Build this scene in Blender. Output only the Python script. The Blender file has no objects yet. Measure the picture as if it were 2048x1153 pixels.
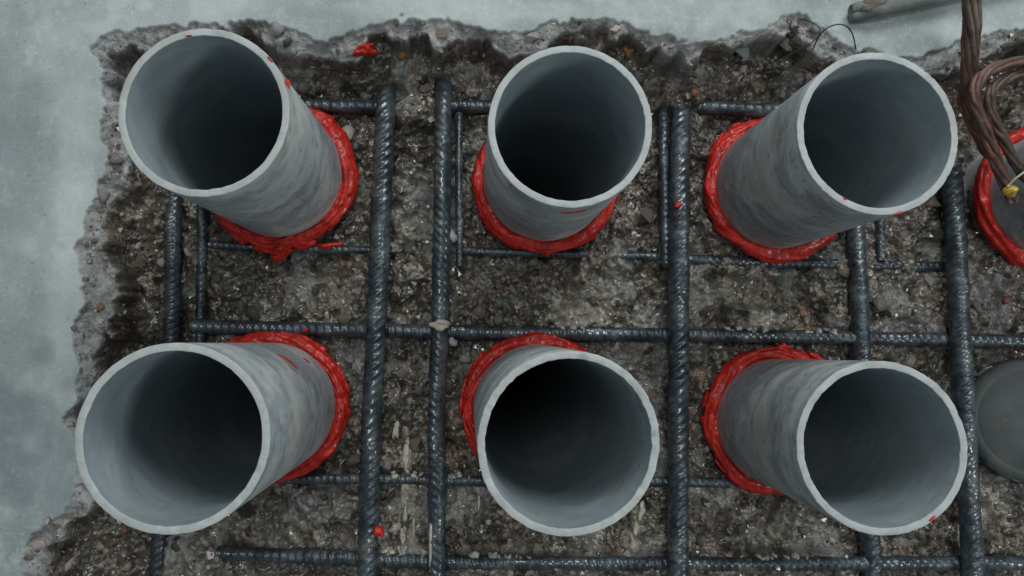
import bpy, math, random
import numpy as np
from mathutils import Vector, Matrix

random.seed(7)
rng = np.random.default_rng(11)
SC = bpy.context.scene
COL = SC.collection

# ------------------------------------------------------------------ camera
F = 1600.0                      # focal length in pixels of the 2048-wide photograph
CAM = Vector((0.0, 0.0, 0.66))  # slab surface is z = 0
NADIR = (955.0, 650.0)          # where the vertical through the camera meets the picture
fwd = Vector((1024 - NADIR[0], NADIR[1] - 576, -F)).normalized()
right = fwd.cross(Vector((0, 1, 0))).normalized()
upv = right.cross(fwd).normalized()
cam_data = bpy.data.cameras.new('camera')
cam = bpy.data.objects.new('camera', cam_data); COL.objects.link(cam)
cam.matrix_world = Matrix(((right.x, upv.x, -fwd.x, CAM.x), (right.y, upv.y, -fwd.y, CAM.y),
                           (right.z, upv.z, -fwd.z, CAM.z), (0, 0, 0, 1)))
cam_data.sensor_width = 36.0
cam_data.lens = F / 2048 * 36.0
cam_data.clip_start = 0.01
cam_data.clip_end = 50
SC.camera = cam

# ------------------------------------------------------------------ light
w = bpy.data.worlds.new('World'); SC.world = w; w.use_nodes = True
bg = w.node_tree.nodes['Background']
bg.inputs[0].default_value = (0.74, 0.89, 0.97, 1)
bg.inputs[1].default_value = 0.205
def area(name, loc, target, size, power, col):
    l = bpy.data.lights.new(name, 'AREA'); l.shape = 'RECTANGLE'
    l.size, l.size_y = size; l.energy = power; l.color = col
    o = bpy.data.objects.new(name, l); COL.objects.link(o)
    o.location = loc
    o.rotation_euler = (Vector(target) - Vector(loc)).to_track_quat('-Z', 'Y').to_euler()
    return o
area('window_light', (0.42, 1.30, 1.25), (0, 0.05, 0), (0.9, 0.6), 18, (0.93, 0.99, 1.0))
area('side_light', (1.6, -0.45, 1.2), (0, 0, 0), (0.4, 0.4), 9, (0.93, 0.99, 1.0))
area('overhead_fill', (-0.12, 0.38, 2.5), (0.05, 0.0, 0), (0.60, 0.60), 18, (0.94, 0.99, 1.0))  # added unseen fill from overhead, carries light deep into the pipes
vs = SC.view_settings
vs.view_transform = 'Standard'; vs.look = 'None'; vs.exposure = -0.10; vs.gamma = 1.0
vs.use_curve_mapping = False
SC.cycles.max_bounces = 8; SC.cycles.diffuse_bounces = 5

# ------------------------------------------------------------------ helpers
def ray(px, py):
    return (fwd * F + right * (px - 1024) + upv * (576 - py)).normalized()
def at(px, py, z):
    d = ray(px, py); t = (z - CAM.z) / d.z
    return CAM + d * t
def at_depth(px, py, depth):
    d = ray(px, py); return CAM + d * (depth / d.dot(fwd))
def proj(p):
    v = p - CAM; k = F / v.dot(fwd)
    return 1024 + v.dot(right) * k, 576 - v.dot(upv) * k

def _hash(ix, iy, iz, seed):
    h = (ix.astype(np.int64) * 374761393 + iy.astype(np.int64) * 668265263 +
         iz.astype(np.int64) * 2147483647 + seed * 1274126177) & 0xFFFFFFFF
    h = ((h ^ (h >> 13)) * 1274126177) & 0xFFFFFFFF
    h = ((h ^ (h >> 16)) * 2246822519) & 0xFFFFFFFF
    return ((h ^ (h >> 15)) & 0xFFFFFF) / float(0xFFFFFF)
def noise3(x, y, z, seed=0):          # value noise, -1..1
    x, y, z = np.broadcast_arrays(np.asarray(x, float), np.asarray(y, float), np.asarray(z, float))
    ix, iy, iz = np.floor(x), np.floor(y), np.floor(z)
    fx, fy, fz = x - ix, y - iy, z - iz
    fx, fy, fz = [f * f * f * (f * (f * 6 - 15) + 10) for f in (fx, fy, fz)]
    out = 0
    for a in (0, 1):
        for b in (0, 1):
            for c in (0, 1):
                wgt = (fx if a else 1 - fx) * (fy if b else 1 - fy) * (fz if c else 1 - fz)
                out = out + wgt * _hash(ix + a, iy + b, iz + c, seed)
    return out * 2 - 1
def noise2(x, y, seed=0):
    ix, iy = np.floor(x), np.floor(y)
    fx, fy = x - ix, y - iy
    fx, fy = [f * f * f * (f * (f * 6 - 15) + 10) for f in (fx, fy)]
    z = np.zeros_like(ix); out = 0
    for a in (0, 1):
        for b in (0, 1):
            out = out + (fx if a else 1 - fx) * (fy if b else 1 - fy) * _hash(ix + a, iy + b, z, seed)
    return out * 2 - 1
def fbm2(x, y, octv=4, seed=0, gain=0.5):
    o, a = 0, 1.0
    for i in range(octv):
        o = o + a * noise2(x * 2 ** i + 17.3 * i, y * 2 ** i + 5.1 * i, seed + i); a *= gain
    return o
def worley(x, y, seed=0):             # distance to nearest point, and that cell's random value
    ix, iy = np.floor(x), np.floor(y)
    best = np.full(x.shape, 9.0); val = np.zeros(x.shape); z = np.zeros_like(ix)
    for a in (-1, 0, 1):
        for b in (-1, 0, 1):
            px = ix + a + 0.1 + 0.8 * _hash(ix + a, iy + b, z, seed)
            py = iy + b + 0.1 + 0.8 * _hash(ix + a, iy + b, z, seed + 5)
            d = np.hypot(px - x, py - y); m = d < best
            best = np.where(m, d, best)
            val = np.where(m, _hash(ix + a, iy + b, z, seed + 9), val)
    return best, val
def sstep(a, b, x):
    t = np.clip((x - a) / (b - a), 0, 1); return t * t * (3 - 2 * t)

def mesh_np(name, V, Q, smooth=True):
    """V (n,3), Q (m,4) or (m,3) arrays"""
    me = bpy.data.meshes.new(name)
    V = np.ascontiguousarray(V, dtype=np.float32); Q = np.ascontiguousarray(Q, dtype=np.int32)
    k = Q.shape[1]
    me.vertices.add(len(V)); me.vertices.foreach_set('co', V.ravel())
    me.loops.add(Q.size); me.loops.foreach_set('vertex_index', Q.ravel())
    me.polygons.add(len(Q))
    me.polygons.foreach_set('loop_start', np.arange(0, Q.size, k, dtype=np.int32))
    me.polygons.foreach_set('loop_total', np.full(len(Q), k, dtype=np.int32))
    me.polygons.foreach_set('use_smooth', np.full(len(Q), smooth, dtype=bool))
    me.update(calc_edges=True); me.validate()
    return me
def link(name, me, mat, parent=None, loc=None):
    o = bpy.data.objects.new(name, me); COL.objects.link(o)
    if mat is not None and me is not None and not me.materials: me.materials.append(mat)
    if parent is not None: o.parent = parent
    if loc is not None: o.location = loc
    return o
def tag(o, label, cat, group=None):
    o['label'] = label; o['category'] = cat
    if group: o['group'] = group
    return o
def grid_quads(nu, nv, wrap_u=False, wrap_v=False):
    u = np.arange(nu if wrap_u else nu - 1); v = np.arange(nv if wrap_v else nv - 1)
    U, Vv = np.meshgrid(u, v, indexing='ij')
    U2, V2 = (U + 1) % nu, (Vv + 1) % nv
    return np.stack([U * nv + Vv, U2 * nv + Vv, U2 * nv + V2, U * nv + V2], -1).reshape(-1, 4)

# ------------------------------------------------------------------ materials
class NT:
    def __init__(s, name):
        s.m = bpy.data.materials.new(name); s.m.use_nodes = True
        s.t = s.m.node_tree; s.b = s.t.nodes['Principled BSDF']
        s.co = s.n('ShaderNodeTexCoord').outputs['Object']
    def n(s, t, **kw):
        nd = s.t.nodes.new(t)
        for k, v in kw.items(): setattr(nd, k, v)
        return nd
    def l(s, a, b): s.t.links.new(a, b)
    def noise(s, scale, detail=4, rough=0.55, co=None, dist=0.0):
        nd = s.n('ShaderNodeTexNoise'); nd.inputs['Scale'].default_value = scale
        nd.inputs['Detail'].default_value = detail; nd.inputs['Roughness'].default_value = rough
        nd.inputs['Distortion'].default_value = dist
        s.l(co or s.co, nd.inputs['Vector']); return nd.outputs['Fac']
    def vor(s, scale, out='Color', co=None, feature='F1'):
        nd = s.n('ShaderNodeTexVoronoi', feature=feature); nd.inputs['Scale'].default_value = scale
        s.l(co or s.co, nd.inputs['Vector']); return nd.outputs[out]
    def scaled(s, v):
        nd = s.n('ShaderNodeMapping'); nd.inputs['Scale'].default_value = v
        s.l(s.co, nd.inputs['Vector']); return nd.outputs[0]
    def ramp(s, fac, stops, interp='LINEAR'):
        nd = s.n('ShaderNodeValToRGB'); cr = nd.color_ramp; cr.interpolation = interp
        while len(cr.elements) < len(stops): cr.elements.new(0.5)
        for e, (p, c) in zip(cr.elements, stops):
            e.position = p; e.color = (*c, 1) if len(c) == 3 else c
        s.l(fac, nd.inputs[0]); return nd.outputs[0]
    def g(s, fac, a, b): return s.ramp(fac, [(a, (0, 0, 0)), (b, (1, 1, 1))])
    def mix(s, fac, a, b, blend='MIX'):
        nd = s.n('ShaderNodeMix', data_type='RGBA', blend_type=blend)
        for sock, v in ((nd.inputs[0], fac), (nd.inputs[6], a), (nd.inputs[7], b)):
            if isinstance(v, (int, float)): sock.default_value = v
            elif isinstance(v, tuple): sock.default_value = (*v, 1)
            else: s.l(v, sock)
        return nd.outputs[2]
    def math(s, op, a, b=0.0):
        nd = s.n('ShaderNodeMath', operation=op)
        for sock, v in zip(nd.inputs, (a, b)):
            if isinstance(v, (int, float)): sock.default_value = v
            else: s.l(v, sock)
        return nd.outputs[0]
    def rng(s, fac, lo, hi):
        nd = s.n('ShaderNodeMapRange'); nd.inputs[3].default_value = lo; nd.inputs[4].default_value = hi
        s.l(fac, nd.inputs[0]); return nd.outputs[0]
    def bump(s, h, strength, dist, prev=None):
        nd = s.n('ShaderNodeBump'); nd.inputs['Strength'].default_value = strength
        nd.inputs['Distance'].default_value = dist; s.l(h, nd.inputs['Height'])
        if prev is not None: s.l(prev, nd.inputs['Normal'])
        return nd.outputs[0]
    def set(s, **kw):
        for k, v in kw.items():
            sock = s.b.inputs[{'col': 'Base Color', 'rough': 'Roughness', 'metal': 'Metallic', 'normal': 'Normal',
                               'spec': 'Specular IOR Level', 'coat': 'Coat Weight', 'coat_rough': 'Coat Roughness'}[k]]
            if isinstance(v, (int, float)): sock.default_value = v
            elif isinstance(v, tuple): sock.default_value = (*v, 1)
            else: s.l(v, sock)
        return s.m

def mat_ground():
    s = NT('concrete')
    attr = s.n('ShaderNodeAttribute', attribute_name='broken').outputs['Fac']
    dust = s.n('ShaderNodeAttribute', attribute_name='dust').outputs['Fac']
    # smooth slab skin
    n1 = s.noise(7, 5); n2 = s.noise(38, 6, 0.65); n3 = s.noise(400, 3); n4 = s.noise(3.2, 3, co=s.scaled((1, 0.45, 1)))
    slab = s.ramp(n1, [(0.34, (0.215, 0.25, 0.245)), (0.50, (0.30, 0.335, 0.328)), (0.66, (0.40, 0.43, 0.42))])
    slab = s.mix(s.math('MULTIPLY', s.g(n2, 0.50, 0.68), 0.5), slab, (0.54, 0.565, 0.555))
    slab = s.mix(s.math('MULTIPLY', s.g(s.noise(13, 6, 0.72), 0.52, 0.70), 0.55), slab, (0.20, 0.235, 0.25))
    slab = s.mix(s.math('MULTIPLY', s.g(n4, 0.5, 0.66), 0.40), slab, (0.55, 0.575, 0.565))
    slab = s.mix(s.math('MULTIPLY', s.g(n3, 0.60, 0.72), 0.45), slab, (0.22, 0.245, 0.25))
    slab = s.mix(s.math('MULTIPLY', s.g(s.noise(650, 3, 0.7), 0.38, 0.62), 0.34), slab, (0.20, 0.225, 0.225))
    slab = s.mix(s.math('MULTIPLY', s.g(s.noise(240, 4, 0.75), 0.55, 0.72), 0.45), slab, (0.60, 0.63, 0.62))
    slab = s.mix(s.math('MULTIPLY', s.g(s.noise(60, 5, 0.8, co=s.scaled((2.2, 0.5, 1))), 0.55, 0.70), 0.30), slab, (0.52, 0.54, 0.53))
    slab = s.mix(s.math('MULTIPLY', s.ramp(s.vor(60, 'Distance', co=s.scaled((1, 1.3, 1))), [(0.06, (1, 1, 1)), (0.10, (0, 0, 0))]), 0.5), slab, (0.16, 0.175, 0.175))
    sm = s.n('ShaderNodeAttribute', attribute_name='smear').outputs['Fac']; sn = s.n('ShaderNodeAttribute', attribute_name='stain').outputs['Fac']
    slab = s.mix(s.math('MULTIPLY', sm, s.rng(s.noise(70, 6, 0.7), 0.0, 1.0)), slab, (0.58, 0.61, 0.60))
    slab = s.mix(s.math('MULTIPLY', sn, s.rng(s.noise(45, 6, 0.7), 0.0, 1.1)), slab, (0.13, 0.165, 0.175))
    # broken concrete: matrix paste + aggregate
    warp = s.n('ShaderNodeVectorMath', operation='ADD')
    nz = s.n('ShaderNodeTexNoise'); nz.inputs['Scale'].default_value = 160; nz.inputs['Detail'].default_value = 3
    s.l(s.co, nz.inputs['Vector'])
    sc = s.n('ShaderNodeVectorMath', operation='SCALE'); sc.inputs['Scale'].default_value = 0.006
    s.l(nz.outputs['Color'], sc.inputs[0]); s.l(s.co, warp.inputs[0]); s.l(sc.outputs[0], warp.inputs[1])
    wco = warp.outputs[0]
    def sep(c):
        q = s.n('ShaderNodeSeparateColor'); s.l(c, q.inputs[0]); return q.outputs[0]
    v1 = sep(s.vor(78, co=wco)); v2 = sep(s.vor(230, co=wco))
    pal = [(0.0, (0.016, 0.013, 0.010)), (0.22, (0.058, 0.047, 0.035)), (0.42, (0.112, 0.091, 0.066)), (0.58, (0.031, 0.030, 0.024)),
           (0.72, (0.215, 0.178, 0.136)), (0.80, (0.086, 0.090, 0.066)), (0.88, (0.145, 0.096, 0.078)), (0.95, (0.46, 0.40, 0.34)), (1.0, (0.28, 0.14, 0.075))]
    a1 = s.ramp(v1, pal); a2 = s.ramp(v2, pal)
    br = s.mix(s.g(s.noise(190, 3), 0.44, 0.56), a1, a2)
    br = s.mix(s.g(s.noise(55, 4), 0.42, 0.62), br, s.mix(0.35, br, (0.055, 0.048, 0.039)))
    br = s.mix(s.math('MULTIPLY', s.g(s.noise(20, 4, 0.7), 0.56, 0.70), 0.45), br, (0.22, 0.195, 0.165))
    dry = s.ramp(s.noise(120, 5, 0.7), [(0.28, (0.14, 0.14, 0.135)), (0.48, (0.31, 0.315, 0.31)), (0.70, (0.46, 0.47, 0.46))])
    br = s.mix(dust, br, s.mix(0.25, dry, a2))
    palea = s.n('ShaderNodeAttribute', attribute_name='pale').outputs['Fac']
    br = s.mix(s.math('MULTIPLY', palea, s.rng(s.noise(90, 5, 0.7), 0.35, 1.1)), br, s.ramp(s.noise(60, 4), [(0.35, (0.27, 0.245, 0.195)), (0.65, (0.45, 0.415, 0.345))]))
    col = s.mix(attr, slab, br)
    wet = s.rng(s.noise(45, 4), 0.15, 0.6)
    rough = s.mix(attr, (0.72, 0.72, 0.72), s.mix(dust, wet, (0.8, 0.8, 0.8)))
    hb = s.mix(0.5, s.noise(420, 5, 0.65), s.vor(330, 'Distance', co=wco))
    hs = s.mix(attr, s.mix(0.85, s.noise(700, 3), s.noise(90, 4)), hb)
    st = s.rng(attr, 0.12, 0.85)
    nd = s.n('ShaderNodeBump'); nd.inputs['Distance'].default_value = 0.002
    s.l(st, nd.inputs['Strength']); s.l(hs, nd.inputs['Height'])
    coat = s.math('MULTIPLY', s.math('SUBTRACT', attr, s.math('MINIMUM', dust, attr)), s.rng(s.g(s.noise(60, 3), 0.4, 0.6), 0.25, 1.0))
    return s.set(col=col, rough=rough, normal=nd.outputs[0], spec=0.5, coat=coat, coat_rough=0.07)

STONE_PAL = [(0.0, (0.022, 0.020, 0.018)), (0.14, (0.085, 0.074, 0.060)), (0.30, (0.18, 0.155, 0.125)), (0.44, (0.050, 0.056, 0.050)),
             (0.58, (0.27, 0.24, 0.205)), (0.70, (0.16, 0.105, 0.07)), (0.82, (0.50, 0.45, 0.39)), (0.92, (0.24, 0.17, 0.165)), (1.0, (0.10, 0.125, 0.11))]
def mat_stone(island):
    s = NT('aggregate_stone' + ('_small' if island else ''))
    r = s.n('ShaderNodeNewGeometry').outputs['Random Per Island'] if island else s.n('ShaderNodeObjectInfo').outputs['Random']
    c = s.ramp(r, STONE_PAL, 'LINEAR')
    c = s.mix(s.math('MULTIPLY', s.g(s.noise(260, 4, 0.7), 0.45, 0.65), 0.35), c, (0.10, 0.085, 0.066))
    return s.set(col=c, rough=s.rng(s.noise(130, 3), 0.35, 0.7), normal=s.bump(s.noise(500, 4), 0.7, 0.0018), coat=0.7 if island else 0.3, coat_rough=0.07 if island else 0.16)
def mat_plain(name, c1, c2, scale=120, rough=0.5, bump=0.4, metal=0.0, bscale=400):
    s = NT(name)
    c = s.ramp(s.noise(scale, 5, 0.65), [(0.32, c1), (0.68, c2)])
    return s.set(col=c, rough=rough, metal=metal, normal=s.bump(s.noise(bscale, 4), bump, 0.001))
def mat_pvc(name, tint=1.0, grime=1.0, c0=(0.285, 0.335, 0.365), c1=(0.385, 0.435, 0.465)):
    s = NT(name)
    ring = s.scaled((1, 1, 1.5))
    arcs = s.noise(12, 4, 0.6, co=ring, dist=0.25); film = s.noise(13, 6, 0.68, co=s.scaled((1, 1, 1.2)), dist=0.1)
    n1 = s.noise(18, 4, 0.55, co=ring); n2 = s.noise(14, 4, 0.6); n3 = s.noise(120, 3, co=s.scaled((1, 1, 0.15)))
    base = s.ramp(n2, [(0.3, tuple(tint * v for v in c0)), (0.7, tuple(tint * v for v in c1))])
    base = s.mix(s.math('MULTIPLY', s.g(n1, 0.52, 0.66), 0.6 * grime), base, tuple(tint * v for v in (0.54, 0.555, 0.545)))
    base = s.mix(s.math('MULTIPLY', s.g(s.noise(19, 6, 0.68, co=s.scaled((1, 1, 1.6))), 0.50, 0.60), 0.70 * grime), base, tuple(tint * v for v in (0.20, 0.20, 0.19)))
    base = s.mix(s.math('MULTIPLY', s.g(n3, 0.60, 0.75), 0.25 * grime), base, tuple(tint * v for v in (0.20, 0.20, 0.20)))
    base = s.mix(s.math('MULTIPLY', s.g(film, 0.49, 0.57), 0.62 * grime), base, tuple(tint * v for v in (0.50, 0.50, 0.46)))
    base = s.mix(s.math('MULTIPLY', s.ramp(arcs, [(0.50, (0, 0, 0)), (0.535, (1, 1, 1)), (0.56, (1, 1, 1)), (0.60, (0, 0, 0))]), 0.55 * grime), base, tuple(tint * v for v in (0.60, 0.60, 0.57)))
    base = s.mix(s.math('MULTIPLY', s.ramp(arcs, [(0.40, (0, 0, 0)), (0.43, (1, 1, 1)), (0.46, (0, 0, 0))]), 0.5 * grime), base, tuple(tint * v for v in (0.19, 0.19, 0.18)))
    base = s.mix(s.math('MULTIPLY', s.g(s.noise(500, 3), 0.45, 0.75), 0.20 * grime), base, tuple(tint * v for v in (0.55, 0.55, 0.53)))
    sp = s.g(s.noise(150, 3, 0.5), 0.66, 0.72)
    base = s.mix(s.math('MULTIPLY', sp, 0.6 * grime), base, (0.10, 0.09, 0.08))
    rough = s.rng(n1, 0.34, 0.62)
    return s.set(col=base, rough=rough, normal=s.bump(s.noise(300, 4), 0.06, 0.0005), spec=0.45)
def mat_rim():
    s = NT('cut_pvc')
    c = s.ramp(s.noise(90, 5, 0.7), [(0.3, (0.30, 0.315, 0.31)), (0.55, (0.41, 0.425, 0.415)), (0.75, (0.50, 0.51, 0.495))])
    c = s.mix(s.math('MULTIPLY', s.g(s.noise(45, 5, 0.7), 0.54, 0.68), 0.55), c, (0.25, 0.235, 0.21))
    return s.set(col=c, rough=0.6, normal=s.bump(s.noise(500, 3), 0.25, 0.001))
def mat_red():
    s = NT('red_sealant')
    c = s.ramp(s.noise(90, 4), [(0.3, (0.32, 0.009, 0.005)), (0.7, (0.60, 0.022, 0.010))])
    c = s.mix(s.math('MULTIPLY', s.g(s.noise(200, 4), 0.62, 0.78), 0.3), c, (0.16, 0.012, 0.010))
    c = s.mix(s.math('MULTIPLY', s.g(s.noise(55, 5, 0.7), 0.54, 0.72), 0.55), c, (0.17, 0.022, 0.016))
    c = s.mix(s.math('MULTIPLY', s.g(s.noise(75, 6, 0.75), 0.60, 0.74), 0.35), c, (0.36, 0.14, 0.11))
    return s.set(col=c, rough=s.rng(s.noise(120, 3), 0.3, 0.65), normal=s.bump(s.noise(350, 4), 0.5, 0.0014), spec=0.35, coat=0.22, coat_rough=0.10)
def mat_rebar():
    s = NT('rebar_steel')
    c = s.ramp(s.noise(70, 5, 0.65), [(0.32, (0.012, 0.016, 0.020)), (0.50, (0.038, 0.050, 0.060)), (0.68, (0.095, 0.118, 0.132))])
    c = s.mix(s.math('MULTIPLY', s.g(s.noise(40, 5, 0.7), 0.58, 0.70), 0.6), c, (0.12, 0.118, 0.108))
    c = s.mix(s.math('MULTIPLY', s.g(s.noise(150, 4, 0.7), 0.64, 0.72), 0.6), c, (0.22, 0.21, 0.19))
    c = s.mix(s.math('MULTIPLY', s.g(s.noise(33, 5, 0.7), 0.58, 0.70), 0.55), c, (0.085, 0.052, 0.034))
    c = s.mix(s.math('MULTIPLY', s.g(s.noise(19, 6, 0.75), 0.57, 0.66), 0.65), c, (0.19, 0.19, 0.175))
    return s.set(col=c, rough=s.rng(s.noise(60, 4), 0.2, 0.65), metal=0.35, normal=s.bump(s.noise(420, 4), 0.5, 0.001), coat=s.rng(s.g(s.noise(40, 3), 0.42, 0.56), 0.05, 0.9), coat_rough=0.09)

M_GROUND = mat_ground(); M_STONE = mat_stone(False); M_AGG = mat_stone(True)
M_PVC = mat_pvc('grey_pvc', 1.0); M_PVC_DARK = mat_pvc('grey_pvc_dirty', 0.78); M_CAP = mat_pvc('dark_shaded_cap_plastic', 0.14, 0.8, (0.26, 0.34, 0.32), (0.36, 0.44, 0.42)); M_PVC_MID = mat_pvc('grey_pvc_dusty', 0.86); M_RIM = mat_rim(); M_PVC_IN = mat_pvc('grey_pvc_inside', 0.84, 0.3, (0.265, 0.325, 0.355), (0.33, 0.39, 0.42)); M_RED = mat_red(); M_REBAR = mat_rebar()  # cap: dark plastic, with the shade around it put into the tint
M_ORANGE = mat_plain('orange_stone', (0.16, 0.075, 0.03), (0.30, 0.15, 0.06), 150)
M_PINK = mat_plain('pink_stone', (0.34, 0.24, 0.22), (0.52, 0.42, 0.38), 150)
M_RUSSET = mat_plain('russet_stone', (0.16, 0.05, 0.035), (0.28, 0.10, 0.07), 150)
M_GREEN = mat_plain('green_stone', (0.10, 0.13, 0.12), (0.17, 0.20, 0.18), 150)
M_CREAM = mat_plain('pale_mortar', (0.34, 0.31, 0.24), (0.56, 0.52, 0.43), 90, 0.75, 0.6)
M_MORTAR = mat_plain('grey_mortar', (0.24, 0.24, 0.23), (0.42, 0.41, 0.39), 110, 0.7, 0.7)
M_CABLE = mat_plain('rusty_copper_strand', (0.050, 0.034, 0.026), (0.16, 0.105, 0.078), 110, 0.5, 0.4, 0.1)
M_CABLE_RED = mat_plain('reddish_copper_strand', (0.085, 0.036, 0.030), (0.22, 0.105, 0.085), 110, 0.5, 0.4, 0.1)
M_ORANGE_STRAND = mat_plain('orange_copper_strand', (0.16, 0.060, 0.022), (0.30, 0.13, 0.055), 110, 0.5, 0.4, 0.1)
M_YELLOW = mat_plain('yellow_plastic', (0.50, 0.33, 0.04), (0.66, 0.48, 0.10), 150, 0.45, 0.2)
M_PALEWIRE = mat_plain('pale_wire', (0.45, 0.40, 0.24), (0.58, 0.53, 0.35), 150, 0.45, 0.2)
M_STICK = mat_plain('grey_stick', (0.10, 0.11, 0.098), (0.19, 0.20, 0.185), 60, 0.65, 0.5)
M_STICK_END = mat_plain('brown_stick_end', (0.09, 0.075, 0.06), (0.17, 0.14, 0.115), 130, 0.8, 0.7)
M_WIRE = mat_plain('black_wire', (0.03, 0.028, 0.028), (0.07, 0.065, 0.06), 100, 0.5, 0.2, 0.4)

# ------------------------------------------------------------------ pipes: positions
R = 0.055; WALL = 0.0047
Z_BASE = -0.046
# name key: top centre px, top radius px, base centre px (at Z_BASE)
PIPES = {
 'tl': ((408, 224), 171, (563, 352)),
 'tm': ((1141, 252), 165, (1090, 362)),
 'tr': ((1756, 266), 165, (1546, 378)),
 'bl': ((346, 876), 191, (546, 812)),
 'bm': ((1138, 886), 184, (1071, 814)),
 'br': ((1764, 895), 172, (1552, 842)),
 'er': ((2555, 300), 168, (2078, 395)),
 'es': ((2072, 842.5), 124.5, (2064, 842)),
}
PG = {}
for k, (tc, tr, bc) in PIPES.items():
    top = at_depth(*tc, F * R / tr); base = at(*bc, Z_BASE)
    PG[k] = (base, top, (top - base).normalized())
def in_pipe_px(p, grow=0):
    x, y = proj(p)
    for k, (tc, tr, bc) in PIPES.items():
        for t in np.linspace(0, 1, 7):
            cx, cy, r = bc[0] + (tc[0] - bc[0]) * t, bc[1] + (tc[1] - bc[1]) * t, 146 + (tr - 146) * t
            if math.hypot(x - cx, y - cy) < r + grow: return True
    return False

# ------------------------------------------------------------------ the slab with its broken-out pocket
EDGE = [(40, 1170), (58, 1100), (66, 1066), (92, 1040), (138, 1008), (150, 970), (146, 930), (150, 894), (136, 868), (122, 838), (148, 786),
        (154, 740), (148, 690), (156, 627), (170, 585), (146, 528), (166, 463), (177, 402), (202, 352), (211, 302), (204, 252), (211, 201),
        (194, 141), (180, 96), (211, 56), (272, 63), (312, 65), (352, 50), (410, 40), (453, 48), (483, 32), (528, 46), (594, 60), (640, 70), (690, 76),
        (735, 58), (800, 40), (850, 34), (900, 44), (960, 56), (1030, 60), (1090, 50), (1140, 41), (1210, 38), (1270, 54), (1330, 72),
        (1385, 90), (1440, 74), (1500, 58), (1560, 34), (1610, 28), (1650, 60), (1700, 92), (1760, 112), (1830, 118), (1880, 106), (1925, 88),
        (1980, 58), (2060, 46), (2200, 60), (2400, 40)]
poly = [tuple(at(x, y, 0)[:2]) for x, y in EDGE]
poly += [(1.05, poly[-1][1] + 0.01), (1.05, -0.62), (poly[0][0] - 0.02, -0.62)]
def axis(a, b, step, lim_a, lim_b):
    c = np.arange(a, b + step / 2, step); lo, hi = [], []
    x, s = a, step
    while x > lim_a: s *= 1.35; x -= s; lo.append(x)
    x, s = c[-1], step
    while x < lim_b: s *= 1.35; x += s; hi.append(x)
    return np.concatenate([lo[::-1], c, hi])
XS = axis(-0.47, 0.53, 0.00105, -1.6, 1.8); YS = axis(-0.28, 0.36, 0.00105, -1.5, 1.6)
GX, GY = np.meshgrid(XS, YS, indexing='ij')
def signed_dist(x, y):
    d2 = np.full(x.shape, 1e9); inside = np.zeros(x.shape, bool)
    n = len(poly)
    for i in range(n):
        ax, ay = poly[i]; bx, by = poly[(i + 1) % n]
        ex, ey = bx - ax, by - ay
        t = np.clip(((x - ax) * ex + (y - ay) * ey) / (ex * ex + ey * ey + 1e-12), 0, 1)
        d2 = np.minimum(d2, (x - ax - t * ex) ** 2 + (y - ay - t * ey) ** 2)
        cr = ((ay > y) != (by > y)) & (x < ex * (y - ay) / ((by - ay) if by != ay else 1e-12) + ax)
        inside ^= cr
    return np.where(inside, 1, -1) * np.sqrt(d2)
D = signed_dist(GX, GY)
D = D + 0.0030 * noise2(GX / 0.022, GY / 0.022, 3) + 0.0034 * noise2(GX / 0.009, GY / 0.009, 4) + 0.0017 * noise2(GX / 0.0036, GY / 0.0036, 6)
lipw = 0.0125 + 0.013 * noise2(GX / 0.04, GY / 0.04, 21) + 0.004 * noise2(GX / 0.009, GY / 0.009, 25)          # width of the shallow spalled lip
lipw = np.clip(lipw, 0.001, 0.028)
runw = 0.040 + 0.014 * noise2(GX / 0.07, GY / 0.07, 22)            # run of the rough side down to the bottom
cliff = 0.55 + 0.26 * noise2(GX / 0.05, GY / 0.05, 23)
wallt = np.clip(cliff * sstep(0, 1, (D - lipw) / 0.0055) + (1 - cliff) * sstep(0, 1, (D - lipw) / runw), 0, 1)
lip = -0.0030 * sstep(0, 0.0012, D) - 0.0050 * sstep(0, 1, D / (lipw * 0.8 + 0.002))
floor = -0.0625 + 0.009 * fbm2(GX / 0.06, GY / 0.06, 3, 31)
low = at(1000, 1000, -0.05).y
floor = floor + 0.005 * sstep(low + 0.04, low - 0.06, GY)          # fuller towards the bottom of the photo
H = lip * (1 - wallt) + floor * wallt
brk = sstep(-0.0006, 0.0012, D)
f1, c1 = worley(GX / 0.016, GY / 0.016, 41); f2, c2 = worley(GX / 0.0075 + 0.15 * c1, GY / 0.0075, 45); f3, c3 = worley(GX / 0.0040, GY / 0.0040, 48)
f0, c0 = worley(GX / 0.034 + 0.2 * noise2(GX / 0.02, GY / 0.02, 37), GY / 0.034, 39)
rock = 0.0100 * (c0 - 0.5) * sstep(0.8, 0.35, f0) + 0.0092 * (c1 - 0.5) * sstep(0.75, 0.25, f1) + 0.0056 * (c2 - 0.45) * sstep(0.75, 0.2, f2) + 0.0028 * (c3 - 0.4) * sstep(0.8, 0.2, f3)
rock = rock + 0.0042 * fbm2(GX / 0.014, GY / 0.014, 4, 51)
H = H + rock * brk * (0.45 + 0.55 * wallt) * sstep(-0.001, 0.007, D)
H = H + (1 - brk) * (0.0004 * fbm2(GX / 0.03, GY / 0.03, 3, 61))
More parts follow.
